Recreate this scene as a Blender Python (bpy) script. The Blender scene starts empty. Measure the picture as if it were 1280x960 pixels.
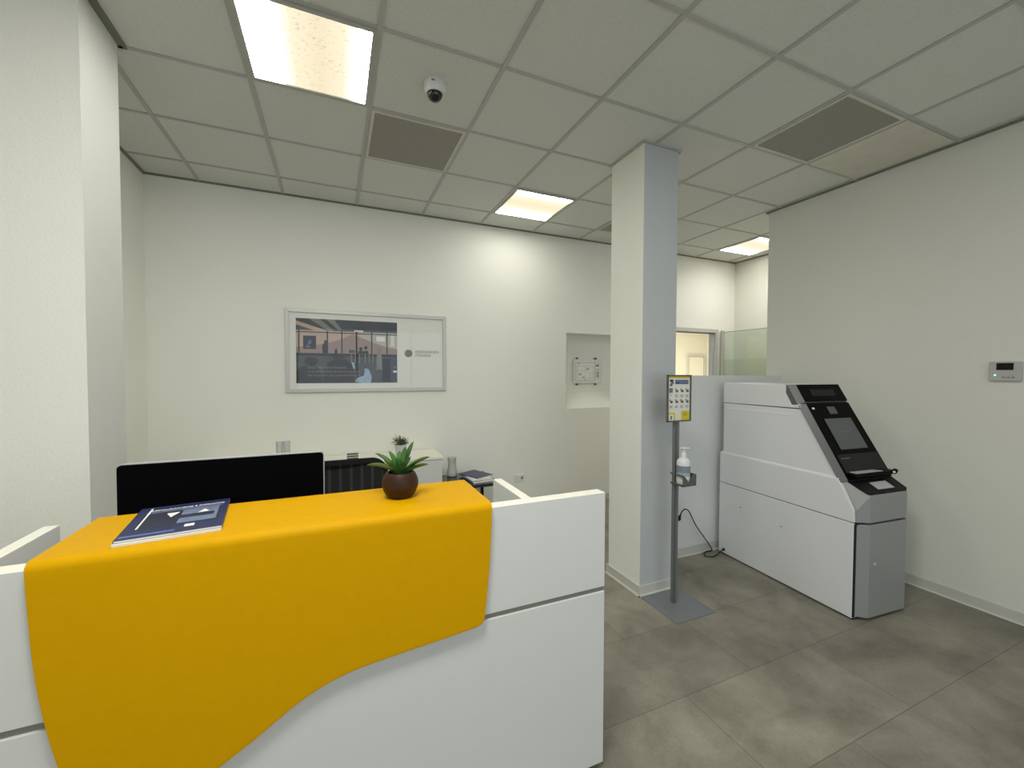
import bpy, bmesh, math, random
from mathutils import Vector, Matrix
random.seed(7)
PI = math.pi
sc = bpy.context.scene
COL = sc.collection

# ------------------------------------------------------------------ materials
def lin(c):
    def f(v):
        v /= 255.0
        return v / 12.92 if v <= 0.04045 else ((v + 0.055) / 1.055) ** 2.4
    return (f(c[0]), f(c[1]), f(c[2]), 1.0)

def mat(name, rgb, rough=0.5, metal=0.0, noise=0.0, nscale=8.0, bump=0.0, bscale=200.0, spec=0.5, bdist=0.002, detail=4):
    m = bpy.data.materials.new(name); m.use_nodes = True
    nt = m.node_tree; b = nt.nodes['Principled BSDF']
    c = lin(rgb)
    b.inputs['Base Color'].default_value = c
    b.inputs['Roughness'].default_value = rough
    b.inputs['Metallic'].default_value = metal
    b.inputs['Specular IOR Level'].default_value = spec
    tc = nt.nodes.new('ShaderNodeTexCoord')
    if noise > 0:
        n = nt.nodes.new('ShaderNodeTexNoise'); n.inputs['Scale'].default_value = nscale; n.inputs['Detail'].default_value = detail
        nt.links.new(tc.outputs['Object'], n.inputs['Vector'])
        r = nt.nodes.new('ShaderNodeMapRange')
        r.inputs['From Min'].default_value = 0.3; r.inputs['From Max'].default_value = 0.7
        r.inputs['To Min'].default_value = 1 - noise; r.inputs['To Max'].default_value = 1 + noise
        nt.links.new(n.outputs['Fac'], r.inputs['Value'])
        v = nt.nodes.new('ShaderNodeVectorMath'); v.operation = 'SCALE'
        v.inputs[0].default_value = c[:3]
        nt.links.new(r.outputs['Result'], v.inputs['Scale'])
        nt.links.new(v.outputs['Vector'], b.inputs['Base Color'])
    if bump > 0:
        n2 = nt.nodes.new('ShaderNodeTexNoise'); n2.inputs['Scale'].default_value = bscale; n2.inputs['Detail'].default_value = 3
        nt.links.new(tc.outputs['Object'], n2.inputs['Vector'])
        bp = nt.nodes.new('ShaderNodeBump'); bp.inputs['Strength'].default_value = bump; bp.inputs['Distance'].default_value = bdist
        nt.links.new(n2.outputs['Fac'], bp.inputs['Height'])
        nt.links.new(bp.outputs['Normal'], b.inputs['Normal'])
    return m

def glass_mat(name, tint, rough=0.0, gloss=0.12, alpha=0.0, diff=(200, 220, 205)):
    m = bpy.data.materials.new(name); m.use_nodes = True
    nt = m.node_tree; nt.nodes.clear()
    out = nt.nodes.new('ShaderNodeOutputMaterial')
    tr = nt.nodes.new('ShaderNodeBsdfTransparent'); tr.inputs['Color'].default_value = lin(tint)
    gl = nt.nodes.new('ShaderNodeBsdfGlossy'); gl.inputs['Roughness'].default_value = rough
    fr = nt.nodes.new('ShaderNodeFresnel'); fr.inputs['IOR'].default_value = 1.45
    mx = nt.nodes.new('ShaderNodeMixShader')
    nt.links.new(fr.outputs['Fac'], mx.inputs['Fac'])
    last = tr
    if alpha > 0:
        df = nt.nodes.new('ShaderNodeBsdfDiffuse'); df.inputs['Color'].default_value = lin(diff)
        m2 = nt.nodes.new('ShaderNodeMixShader'); m2.inputs['Fac'].default_value = alpha
        nt.links.new(tr.outputs[0], m2.inputs[1]); nt.links.new(df.outputs[0], m2.inputs[2]); last = m2
    nt.links.new(last.outputs[0], mx.inputs[1]); nt.links.new(gl.outputs[0], mx.inputs[2])
    nt.links.new(mx.outputs[0], out.inputs['Surface'])
    return m

def floor_mat():
    m = bpy.data.materials.new('porcelain_floor_tiles'); m.use_nodes = True
    nt = m.node_tree; b = nt.nodes['Principled BSDF']; L = nt.links.new
    tc = nt.nodes.new('ShaderNodeTexCoord')
    mp = nt.nodes.new('ShaderNodeMapping'); mp.inputs['Location'].default_value = (-0.158, -0.062, 0)
    L(tc.outputs['Object'], mp.inputs['Vector'])
    br = nt.nodes.new('ShaderNodeTexBrick')
    br.offset = 0.5; br.offset_frequency = 2; br.squash = 1.0; br.squash_frequency = 2
    br.inputs['Scale'].default_value = 1.0
    br.inputs['Brick Width'].default_value = 0.905; br.inputs['Row Height'].default_value = 0.455
    br.inputs['Mortar Size'].default_value = 0.0022; br.inputs['Mortar Smooth'].default_value = 0.3
    br.inputs['Bias'].default_value = 0.0
    br.inputs['Color1'].default_value = (0.86, 0.86, 0.86, 1); br.inputs['Color2'].default_value = (1.10, 1.10, 1.10, 1)
    br.inputs['Mortar'].default_value = (0.55, 0.55, 0.55, 1)
    L(mp.outputs['Vector'], br.inputs['Vector'])
    n1 = nt.nodes.new('ShaderNodeTexNoise'); n1.inputs['Scale'].default_value = 2.6; n1.inputs['Detail'].default_value = 8; n1.inputs['Roughness'].default_value = 0.62
    n1.inputs['Distortion'].default_value = 0.3
    L(tc.outputs['Object'], n1.inputs['Vector'])
    cr = nt.nodes.new('ShaderNodeValToRGB')
    cr.color_ramp.elements[0].position = 0.30; cr.color_ramp.elements[0].color = lin((98, 94, 81))
    cr.color_ramp.elements[1].position = 0.70; cr.color_ramp.elements[1].color = lin((148, 143, 127))
    L(n1.outputs['Fac'], cr.inputs['Fac'])
    n2 = nt.nodes.new('ShaderNodeTexNoise'); n2.inputs['Scale'].default_value = 70; n2.inputs['Detail'].default_value = 5
    L(tc.outputs['Object'], n2.inputs['Vector'])
    mr = nt.nodes.new('ShaderNodeMapRange'); mr.inputs['To Min'].default_value = 0.8; mr.inputs['To Max'].default_value = 1.2
    L(n2.outputs['Fac'], mr.inputs['Value'])
    v1 = nt.nodes.new('ShaderNodeVectorMath'); v1.operation = 'MULTIPLY'
    L(cr.outputs['Color'], v1.inputs[0]); L(br.outputs['Color'], v1.inputs[1])
    v2 = nt.nodes.new('ShaderNodeVectorMath'); v2.operation = 'SCALE'
    L(v1.outputs['Vector'], v2.inputs[0]); L(mr.outputs['Result'], v2.inputs['Scale'])
    L(v2.outputs['Vector'], b.inputs['Base Color'])
    b.inputs['Roughness'].default_value = 0.5
    bp = nt.nodes.new('ShaderNodeBump'); bp.invert = True; bp.inputs['Strength'].default_value = 0.5; bp.inputs['Distance'].default_value = 0.002
    L(br.outputs['Fac'], bp.inputs['Height']); L(bp.outputs['Normal'], b.inputs['Normal'])
    return m

def light_mat(name, axis, edge, centre, mid_pos=0.5, dirt=True):
    """edge-lit diffuser: strong near its two tube sides, warmer and dimmer between, a few specks of dirt inside"""
    m = bpy.data.materials.new(name); m.use_nodes = True
    nt = m.node_tree; nt.nodes.clear(); L = nt.links.new
    out = nt.nodes.new('ShaderNodeOutputMaterial'); em = nt.nodes.new('ShaderNodeEmission')
    tc = nt.nodes.new('ShaderNodeTexCoord'); sp = nt.nodes.new('ShaderNodeSeparateXYZ')
    L(tc.outputs['Object'], sp.inputs['Vector'])
    # object coordinate runs -0.3..0.3
    mr = nt.nodes.new('ShaderNodeMapRange'); mr.inputs['From Min'].default_value = -0.29; mr.inputs['From Max'].default_value = 0.29
    L(sp.outputs[axis], mr.inputs['Value'])
    cr = nt.nodes.new('ShaderNodeValToRGB'); cr.color_ramp.interpolation = 'LINEAR'
    e = cr.color_ramp.elements
    e[0].position = 0.0; e[0].color = (*edge, 1)
    e[1].position = 1.0; e[1].color = (*edge, 1)
    a = e.new(mid_pos - 0.20); a.color = tuple(centre[i] * (1.10 + .04 * i) for i in range(3)) + (1,)
    for q_ in (mid_pos - 0.30, mid_pos + 0.27): g_ = e.new(q_); g_.color = (.92, .88, .78, 1)
    for q_ in (0.10, 0.91): g_ = e.new(q_); g_.color = (*edge, 1)
    c = e.new(mid_pos); c.color = (*centre, 1)
    d = e.new(mid_pos + 0.18); d.color = tuple(centre[i] * (1.10 + .04 * i) for i in range(3)) + (1,)
    L(mr.outputs['Result'], cr.inputs['Fac'])
    col = cr.outputs['Color']
    if dirt:
        mp = nt.nodes.new('ShaderNodeMapping'); mp.inputs['Scale'].default_value = (1.0, 1.6, 1.0)
        L(tc.outputs['Object'], mp.inputs['Vector'])
        n = nt.nodes.new('ShaderNodeTexNoise'); n.inputs['Scale'].default_value = 60; n.inputs['Detail'].default_value = 6
        L(mp.outputs['Vector'], n.inputs['Vector'])
        m2 = nt.nodes.new('ShaderNodeMapRange'); m2.inputs['From Min'].default_value = 0.58; m2.inputs['From Max'].default_value = 0.68
        m2.inputs['To Min'].default_value = 1.0; m2.inputs['To Max'].default_value = 0.72
        L(n.outputs['Fac'], m2.inputs['Value'])
        v = nt.nodes.new('ShaderNodeVectorMath'); v.operation = 'SCALE'
        L(col, v.inputs[0]); L(m2.outputs['Result'], v.inputs['Scale']); col = v.outputs['Vector']
    L(col, em.inputs['Color']); em.inputs['Strength'].default_value = 1.0
    L(em.outputs[0], out.inputs['Surface'])
    return m

def stripe_mat(name, c1, c2, axis, scale, rough=0.6, width=0.5):
    m = bpy.data.materials.new(name); m.use_nodes = True
    nt = m.node_tree; b = nt.nodes['Principled BSDF']; L = nt.links.new
    tc = nt.nodes.new('ShaderNodeTexCoord'); w = nt.nodes.new('ShaderNodeTexWave')
    w.bands_direction = axis; w.inputs['Scale'].default_value = scale
    w.inputs['Distortion'].default_value = 0.0
    L(tc.outputs['Object'], w.inputs['Vector'])
    cr = nt.nodes.new('ShaderNodeValToRGB'); cr.color_ramp.elements[0].position = width - 0.1; cr.color_ramp.elements[1].position = width + 0.1
    cr.color_ramp.elements[0].color = lin(c1); cr.color_ramp.elements[1].color = lin(c2)
    L(w.outputs['Fac'], cr.inputs['Fac']); L(cr.outputs['Color'], b.inputs['Base Color'])
    b.inputs['Roughness'].default_value = rough
    return m

WALLC = (226, 225, 214)
M = dict(
    wall=mat('painted_plaster_wall', WALLC, 0.75, bump=0.5, bscale=110, spec=0.2, bdist=0.003, noise=0.012, nscale=2),
    wallB=mat('lit_painted_plaster_wall', (241, 241, 231), 0.75, bump=0.45, bscale=110, spec=0.2, bdist=0.003, noise=0.012, nscale=2),  # lighter copy of the wall plaster, extra light put into its colour
    pillarf=mat('shaded_pillar_front_plaster', (184, 188, 189), 0.75, bump=0.3, bscale=150, spec=0.2, bdist=0.003),  # pillar front only: its cool shade is put into the colour
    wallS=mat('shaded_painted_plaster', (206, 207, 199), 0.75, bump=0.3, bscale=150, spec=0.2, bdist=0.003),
    wallR=mat('cool_painted_plaster_wall', (223, 223, 213), 0.75, bump=0.75, bscale=95, spec=0.2, bdist=0.003, noise=0.012, nscale=2),
    part=mat('grey_painted_partition', (222, 224, 222), 0.7, bump=0.15, bscale=150, spec=0.2),
    cream=mat('cream_painted_wall', (238, 233, 214), 0.8, spec=0.2),
    ceil=mat('mineral_ceiling_tile', (211, 213, 206), 0.9, noise=0.06, nscale=120, bump=0.3, bscale=220, spec=0.1, detail=6),
    tbar=mat('ceiling_grid_metal', (174, 175, 168), 0.5, spec=0.3),
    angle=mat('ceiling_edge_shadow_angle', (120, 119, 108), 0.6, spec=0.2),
    pale=mat('pale_gypsum_panel', (206, 202, 186), 0.8, noise=0.05, nscale=9),
    skirt=mat('pvc_skirting', (196, 196, 188), 0.45, noise=0.02, nscale=6),
    bead=mat('sealant_bead', (226, 224, 212), 0.5),
    floor=floor_mat(),
    white=mat('white_laminate', (214, 216, 212), 0.42, bump=0.06, bscale=260, noise=0.01, nscale=12),
    whitetop=mat('lit_white_laminate', (240, 237, 222), 0.4),  # ceiling light on the tops, put into a paler, warmer laminate colour
    groove=mat('grey_groove_profile', (124, 124, 116), 0.4),
    yellow=mat('amber_yellow_lacquer', (208, 151, 0), 0.5, spec=0.05, bump=0.10, bscale=320, noise=0.02, nscale=30),
    atm=mat('light_grey_powder_coat', (224, 226, 227), 0.45, bump=0.12, bscale=400, bdist=0.001),
    atmlip=mat('pale_grey_powder_coat', (232, 233, 233), 0.4),
    atmfront=mat('mid_grey_metallic_paint', (138, 140, 138), 0.38, bump=0.15, bscale=500, bdist=0.001),
    atmstrip=mat('dark_grey_metallic_paint', (88, 89, 87), 0.35),
    black=mat('black_gloss_plastic', (3, 3, 4), 0.5, spec=0.05),
    blackm=mat('black_matte_plastic', (7, 7, 8), 0.6, spec=0.2),
    void=mat('black_recess', (4, 4, 4), 0.8),
    screen=mat('unlit_grey_display', (76, 79, 80), 0.35, noise=0.06, nscale=6),
    keypad=mat('brushed_steel_plate', (186, 187, 186), 0.4, metal=0.1),
    monitor=mat('black_monitor_shell', (2, 2, 3), 0.9, spec=0.05),
    silver=mat('silver_plastic_edge', (190, 192, 192), 0.4, metal=0.2),
    alu=mat('anodised_aluminium', (196, 196, 190), 0.4, metal=0.3),
    steel=mat('grey_painted_steel', (112, 116, 118), 0.4, metal=0.3),
    steeld=mat('dark_grey_painted_steel', (88, 90, 88), 0.45, metal=0.3),
    plate=mat('grey_steel_base_plate', (122, 127, 130), 0.4, metal=0.3, noise=0.05, nscale=14),
    pottery=mat('brown_turned_wood', (46, 26, 12), 0.5, noise=0.3, nscale=18, spec=0.2),
    soil=mat('dark_potting_soil', (24, 18, 12), 0.95, noise=0.4, nscale=120, bump=0.8, bscale=120),
    leaf=mat('dark_green_leaf', (52, 96, 36), 0.45, noise=0.28, nscale=26),
    leaf2=mat('grey_green_leaf', (86, 104, 70), 0.6, noise=0.3, nscale=60),
    lilac=mat('pale_lilac_ceramic', (196, 192, 196), 0.4),
    plastic=mat('white_bottle_plastic', (224, 225, 222), 0.35),
    blabel=mat('grey_blue_label', (120, 130, 140), 0.5),
    gel=mat('clear_blue_grey_gel', (158, 170, 172), 0.15),
    glass=glass_mat('clear_glass', (252, 253, 252)),
    frost=glass_mat('green_tinted_glass', (222, 230, 216), rough=0.1, alpha=0.10, diff=(226, 235, 216)),
    frost2=glass_mat('green_frosted_glass', (208, 220, 200), rough=0.2, alpha=0.18, diff=(204, 218, 192)),
    acryl=glass_mat('clear_acrylic', (232, 232, 226), alpha=0.25, diff=(230, 228, 216)),
    paper=mat('white_paper', (222, 220, 208), 0.7),
    paperw=mat('bright_paper', (236, 235, 228), 0.6),
    faint=mat('pale_grey_ink', (176, 175, 166), 0.7),
    ink=mat('grey_ink', (112, 110, 102), 0.7),
    dark=mat('dark_print', (7, 8, 11), 0.6),
    navy=mat('navy_cover', (14, 24, 74), 0.35, noise=0.12, nscale=20),
    navy2=mat('dark_navy_cover', (16, 22, 50), 0.35),
    blue=mat('blue_print', (70, 96, 150), 0.5),
    bluegrey=mat('blue_grey_print', (96, 112, 142), 0.45, noise=0.2, nscale=40),
    skyp=mat('pink_dusk_print', (190, 160, 142), 0.5, noise=0.08, nscale=6),
    skyb=mat('pale_dusk_print', (182, 178, 170), 0.5, noise=0.06, nscale=6),
    hill=mat('mauve_hill_print', (150, 126, 120), 0.5),
    slate=mat('slate_ceiling_print', (48, 56, 66), 0.5, noise=0.2, nscale=14),
    slate2=mat('light_beam_print', (118, 122, 118), 0.5),
    greyp=mat('murky_grey_print', (56, 61, 63), 0.5, noise=0.45, nscale=16),
    jacket=mat('light_blue_print', (150, 178, 205), 0.5, noise=0.1, nscale=20),
    yprint=mat('yellow_print', (214, 192, 40), 0.5),
    yprint2=mat('mustard_print', (190, 162, 12), 0.5),
    tgrey=mat('thermostat_plastic', (176, 176, 172), 0.45),
    cable=mat('black_rubber_cable', (14, 14, 14), 0.5),
    domeb=mat('smoked_dome', (12, 12, 13), 0.08),
    domew=mat('white_dome_housing', (218, 218, 216), 0.4),
    mesh=stripe_mat('black_mesh_fabric', (3, 3, 3), (40, 40, 42), 'X', 5.5, 0.9, 0.86),
    tumbler=glass_mat('pale_clear_glass', (246, 248, 246), alpha=0.45, diff=(250, 250, 248)),
    fabric=mat('black_seat_fabric', (14, 14, 15), 0.9),
    tabletop=mat('black_glass_top', (34, 34, 36), 0.12),
    boxs=stripe_mat('striped_card', (40, 44, 34), (190, 190, 176), 'Z', 16, 0.7, 0.6),
)
def grille_mat():
    m = bpy.data.materials.new('perforated_grey_grille'); m.use_nodes = True
    nt = m.node_tree; b = nt.nodes['Principled BSDF']; L = nt.links.new
    tc = nt.nodes.new('ShaderNodeTexCoord'); v = nt.nodes.new('ShaderNodeTexVoronoi'); v.inputs['Scale'].default_value = 260
    v.inputs['Randomness'].default_value = 0.35
    L(tc.outputs['Object'], v.inputs['Vector'])
    cr = nt.nodes.new('ShaderNodeValToRGB'); cr.color_ramp.elements[0].position = 0.25; cr.color_ramp.elements[1].position = 0.55
    cr.color_ramp.elements[0].color = lin((116, 113, 104)); cr.color_ramp.elements[1].color = lin((152, 149, 139))
    L(v.outputs['Distance'], cr.inputs['Fac']); L(cr.outputs['Color'], b.inputs['Base Color'])
    b.inputs['Roughness'].default_value = 0.7
    return m
M['grille'] = grille_mat()
def em_mat(name, rgb, s):
    m = bpy.data.materials.new(name); m.use_nodes = True
    b = m.node_tree.nodes['Principled BSDF']; b.inputs['Base Color'].default_value = lin(rgb)
    b.inputs['Emission Color'].default_value = lin(rgb); b.inputs['Emission Strength'].default_value = s
    return m
M['led'] = em_mat('green_indicator', (140, 235, 190), 1.0)
M['ledw'] = em_mat('pale_indicator', (190, 195, 200), 0.35)

# ------------------------------------------------------------------ builders
class MB:
    def __init__(s): s.v = []; s.f = []; s.m = []; s.mats = []
    def mi(s, m):
        if m is None: m = M['white']
        if isinstance(m, str): m = M[m]
        if m not in s.mats: s.mats.append(m)
        return s.mats.index(m)
    def add(s, vs, fs, m):
        o = len(s.v); s.v += [Vector(p) for p in vs]; k = s.mi(m)
        for f in fs: s.f.append([i + o for i in f]); s.m.append(k)
        return s
    def box(s, x0, x1, y0, y1, z0, z1, m='white', top=None):
        vs = [(x, y, z) for z in (z0, z1) for y in (y0, y1) for x in (x0, x1)]
        s.add(vs, [(0, 2, 3, 1), (0, 1, 5, 4), (1, 3, 7, 5), (3, 2, 6, 7), (2, 0, 4, 6)], m)
        o = len(s.v) - 8; s.f.append([o + 4, o + 5, o + 7, o + 6]); s.m.append(s.mi(top or m)); return s
    def prism(s, pts, axis, a0, a1, m='white'):
        """pts: 2D polygon in the plane across `axis`"""
        def P(p, a):
            return {'x': (a, p[0], p[1]), 'y': (p[0], a, p[1]), 'z': (p[0], p[1], a)}[axis]
        n = len(pts); vs = [P(p, a0) for p in pts] + [P(p, a1) for p in pts]
        fs = [tuple(range(n))[::-1], tuple(range(n, 2 * n))] + [(i, (i + 1) % n, n + (i + 1) % n, n + i) for i in range(n)]
        return s.add(vs, fs, m)
    def poly(s, vs, m): return s.add(vs, [tuple(range(len(vs)))], m)
    def lathe(s, prof, c=(0, 0, 0), seg=32, m='white', cap=True):
        vs = []; n = len(prof)
        for k in range(seg):
            a = 2 * PI * k / seg
            for r, z in prof: vs.append((c[0] + r * math.cos(a), c[1] + r * math.sin(a), c[2] + z))
        fs = []
        for k in range(seg):
            k2 = (k + 1) % seg
            for i in range(n - 1): fs.append((k * n + i, k2 * n + i, k2 * n + i + 1, k * n + i + 1))
        if cap:
            if prof[0][0] > 1e-5: fs.append(tuple(k * n for k in range(seg))[::-1])
            if prof[-1][0] > 1e-5: fs.append(tuple(k * n + n - 1 for k in range(seg)))
        return s.add(vs, fs, m)
    def tube(s, pts, r, m='cable', seg=10):
        P = [Vector(p) for p in pts]; rs = r if isinstance(r, (list, tuple)) else [r] * len(P)
        vs = []; fs = []; n = len(P); prev = None
        for i, p in enumerate(P):
            t = (P[min(i + 1, n - 1)] - P[max(i - 1, 0)]).normalized()
            if prev is None: u = t.orthogonal().normalized()
            else:
                u = prev - t * prev.dot(t); u = u.normalized() if u.length > 1e-6 else t.orthogonal().normalized()
            prev = u; w = t.cross(u)
            for k in range(seg):
                a = 2 * PI * k / seg; vs.append(p + (u * math.cos(a) + w * math.sin(a)) * rs[i])
        for i in range(n - 1):
            for k in range(seg):
                k2 = (k + 1) % seg; fs.append((i * seg + k, i * seg + k2, (i + 1) * seg + k2, (i + 1) * seg + k))
        fs.append(tuple(range(seg))[::-1]); fs.append(tuple((n - 1) * seg + k for k in range(seg)))
        return s.add(vs, fs, m)
    def hull(s, pts, m):
        bm = bmesh.new()
        for p in pts: bm.verts.new(p)
        bmesh.ops.convex_hull(bm, input=bm.verts)
        bmesh.ops.dissolve_limit(bm, angle_limit=0.01, verts=bm.verts, edges=bm.edges)
        bm.verts.ensure_lookup_table(); bm.verts.index_update()
        vs = [v.co.copy() for v in bm.verts]; fs = [[v.index for v in f.verts] for f in bm.faces]; bm.free()
        return s.add(vs, fs, m)
    def xf(s, mtx): s.v = [mtx @ p for p in s.v]; return s
    def build(s, name, parent=None, origin=None, local=False, bevel=0, smooth=False, seg=2, recalc=True):
        o0 = Vector(origin) if origin is not None else Vector((0, 0, 0))
        if parent is not None and not local:
            p = parent; acc = Vector((0, 0, 0))
            while p is not None: acc += p.location; p = p.parent
            o0 = acc
        me = bpy.data.meshes.new(name)
        me.from_pydata([p - o0 for p in s.v] if not local else s.v, [], s.f)
        for m in s.mats: me.materials.append(m)
        for i, p in enumerate(me.polygons): p.material_index = s.m[i]; p.use_smooth = smooth
        me.validate()
        if recalc:
            bm = bmesh.new(); bm.from_mesh(me); bmesh.ops.recalc_face_normals(bm, faces=bm.faces); bm.to_mesh(me); bm.free()
        ob = bpy.data.objects.new(name, me); COL.objects.link(ob)
        if parent is not None: ob.parent = parent
        elif not local: ob.location = o0
        if smooth:
            try: me.set_sharp_from_angle(angle=math.radians(40))
            except Exception: pass
        if bevel:
            b = ob.modifiers.new('bevel', 'BEVEL'); b.width = bevel; b.segments = seg; b.limit_method = 'ANGLE'; b.angle_limit = math.radians(35)
            b.harden_normals = False
        return ob

def thing(name, label, cat, loc=(0, 0, 0), rotz=0.0, group=None):
    o = bpy.data.objects.new(name, None); COL.objects.link(o); o.empty_display_size = 0.1
    o.location = loc; o.rotation_euler = (0, 0, rotz); o['label'] = label; o['category'] = cat
    if group: o['group'] = group
    return o
def tag(o, label, cat, group=None):
    o['label'] = label; o['category'] = cat
    if group: o['group'] = group
    return o
def struct(o): o['kind'] = 'structure'; return o

def text_part(name, body, size, mtx, material, parent, local=True, extrude=0.0003, align='LEFT'):
    cu = bpy.data.curves.new(name, 'FONT'); cu.body = body; cu.size = size; cu.extrude = extrude; cu.align_x = align
    tmp = bpy.data.objects.new(name + '_tmp', cu); COL.objects.link(tmp)
    dg = bpy.context.evaluated_depsgraph_get()
    me = bpy.data.meshes.new_from_object(tmp.evaluated_get(dg)); me.name = name
    bpy.data.objects.remove(tmp); bpy.data.curves.remove(cu)
    me.transform(mtx); me.materials.clear(); me.materials.append(M[material])
    for p in me.polygons: p.material_index = 0
    ob = bpy.data.objects.new(name, me); COL.objects.link(ob); ob.parent = parent
    return ob

# ------------------------------------------------------------------ room shell
H = 3.08          # ceiling tile plane
YB = 4.11         # rear wall
XR = 3.85         # right wall
fl = MB().box(-2.4, 5.4, -3.4, 4.5, -0.05, 0, 'floor').build('floor'); struct(fl)
cl = MB().box(-2.4, 5.4, -3.4, 4.6, H, H + 0.08, 'ceil').build('ceiling'); struct(cl)

w = MB()
w.box(-1.5, 2.443, YB, YB + 0.34, 0, H, 'wallB')
w.box(2.443, 3.30, YB, YB + 0.34, 0, 1.117, 'wallB')
w.box(2.443, 3.30, YB, YB + 0.34, 1.992, H, 'wallB')
w.box(2.443, 3.30, YB + 0.26, YB + 0.34, 1.117, 1.992, 'wallB')
w.prism([(YB, 1.117), (YB + 0.26, 1.117), (YB + 0.26, 1.30), (YB + 0.20, 1.26)], 'x', 2.443, 3.30, 'wallB')
w.box(3.30, 3.90, YB, YB + 0.34, 0, H, 'wallB')
w.box(3.90, 4.85, YB, YB + 0.10, 2.135, H, 'wallB')
w.box(4.85, 5.30, YB, YB + 0.10, 0, H, 'wallB')
struct(w.build('wall_back'))
struct(MB().box(-1.51, -1.36, 2.23, YB, 0, H, 'wallB').build('wall_left'))
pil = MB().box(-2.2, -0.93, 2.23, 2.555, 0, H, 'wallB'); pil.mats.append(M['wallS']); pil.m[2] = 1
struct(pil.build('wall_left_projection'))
struct(MB().box(-2.35, -2.2, -3.3, 2.55, 0, H, 'wall').build('wall_near_left'))
struct(MB().box(XR, XR + 0.15, -3.3, 2.70, 0, H, 'wallR').build('wall_right'))
struct(MB().box(5.17, 5.30, 1.6, YB, 0, H, 'wall').build('wall_far_right'))
struct(MB().box(XR + 0.15, 5.17, 1.6, 1.7, 0, H, 'wall').build('wall_alcove'))
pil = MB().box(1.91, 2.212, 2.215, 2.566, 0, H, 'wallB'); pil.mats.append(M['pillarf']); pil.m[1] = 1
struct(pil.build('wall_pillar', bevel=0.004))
struct(MB().box(2.05, XR, 2.566, 2.64, 0, 1.512, 'part').build('wall_partition'))
# wall behind the viewer with its shop window opening
fw = MB()
fw.box(-2.35, -0.9, -3.4, -3.25, 0, H, 'wall'); fw.box(3.3, 4.0, -3.4, -3.25, 0, H, 'wall')
fw.box(-0.9, 3.3, -3.4, -3.25, 2.7, H, 'wall'); fw.box(-0.9, 3.3, -3.4, -3.25, 0, 0.25, 'wall')
struct(fw.build('wall_front'))
wf = MB()
for x in (-0.9, 0.5, 1.9, 3.24): wf.box(x, x + 0.06, -3.36, -3.30, 0.25, 2.7, 'alu')
wf.box(-0.9, 3.3, -3.36, -3.30, 0.25, 0.31, 'alu'); wf.box(-0.9, 3.3, -3.36, -3.30, 2.64, 2.70, 'alu')
struct(wf.build('window_1'))

# ceiling grid (T bars) and edge angles
g = MB(); zb = H - 0.006
xs = [-0.401 + 0.6 * i for i in range(-3, 10)]; ys = [2.573 + 0.6 * j for j in range(-9, 3)]
for x in xs:
    if -2.2 < x < XR: g.box(x - 0.012, x + 0.012, -3.25, 2.7, zb, H, 'tbar')
    if -1.36 < x < 5.17: g.box(x - 0.012, x + 0.012, 2.7, YB, zb, H, 'tbar')
for y in ys:
    x0 = -2.2 if y < 2.5 else -1.36
    x1 = XR if y < 2.7 else 5.17
    g.box(x0, x1, y - 0.010, y + 0.010, zb + .0006, H, 'tbar')
struct(g.build('trim_1'))
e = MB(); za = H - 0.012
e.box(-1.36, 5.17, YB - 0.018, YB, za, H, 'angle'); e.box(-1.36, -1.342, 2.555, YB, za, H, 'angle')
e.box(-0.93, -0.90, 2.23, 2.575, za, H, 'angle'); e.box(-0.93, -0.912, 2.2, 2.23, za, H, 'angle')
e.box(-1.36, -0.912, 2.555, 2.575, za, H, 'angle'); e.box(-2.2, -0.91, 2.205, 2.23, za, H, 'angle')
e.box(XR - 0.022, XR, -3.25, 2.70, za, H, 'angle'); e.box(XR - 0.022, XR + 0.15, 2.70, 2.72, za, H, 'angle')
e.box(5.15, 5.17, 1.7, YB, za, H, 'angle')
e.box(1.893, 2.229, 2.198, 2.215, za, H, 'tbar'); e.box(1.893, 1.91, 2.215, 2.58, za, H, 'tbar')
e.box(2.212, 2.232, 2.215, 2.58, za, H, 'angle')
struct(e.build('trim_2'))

# skirting
def skirt(name, boxes):
    b = MB()
    for (x0, x1, y0, y1) in boxes: b.box(x0, x1, y0, y1, 0, 0.072, 'skirt')
    return struct(b.build(name, bevel=0.002))
skirt('baseboard_right', [(XR - 0.012, XR, -3.2, 2.566)])
skirt('baseboard_back', [(-1.36, 3.89, YB - 0.012, YB)])
skirt('baseboard_pillar', [(1.898, 2.224, 2.203, 2.215), (1.898, 1.91, 2.215, 2.58)])
skirt('baseboard_partition', [(2.224, XR - 0.012, 2.554, 2.566)])
bd = MB(); bd.box(1.890, 1.898, 2.195, 2.58, 0, 0.010, 'bead'); bd.box(1.890, 2.232, 2.195, 2.203, 0, 0.010, 'bead')
bd.box(XR - 0.020, XR - 0.012, -3.2, 2.55, 0, 0.008, 'bead'); bd.box(2.232, XR - 0.012, 2.546, 2.554, 0, 0.008, 'bead')
struct(bd.build('trim_3'))

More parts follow.
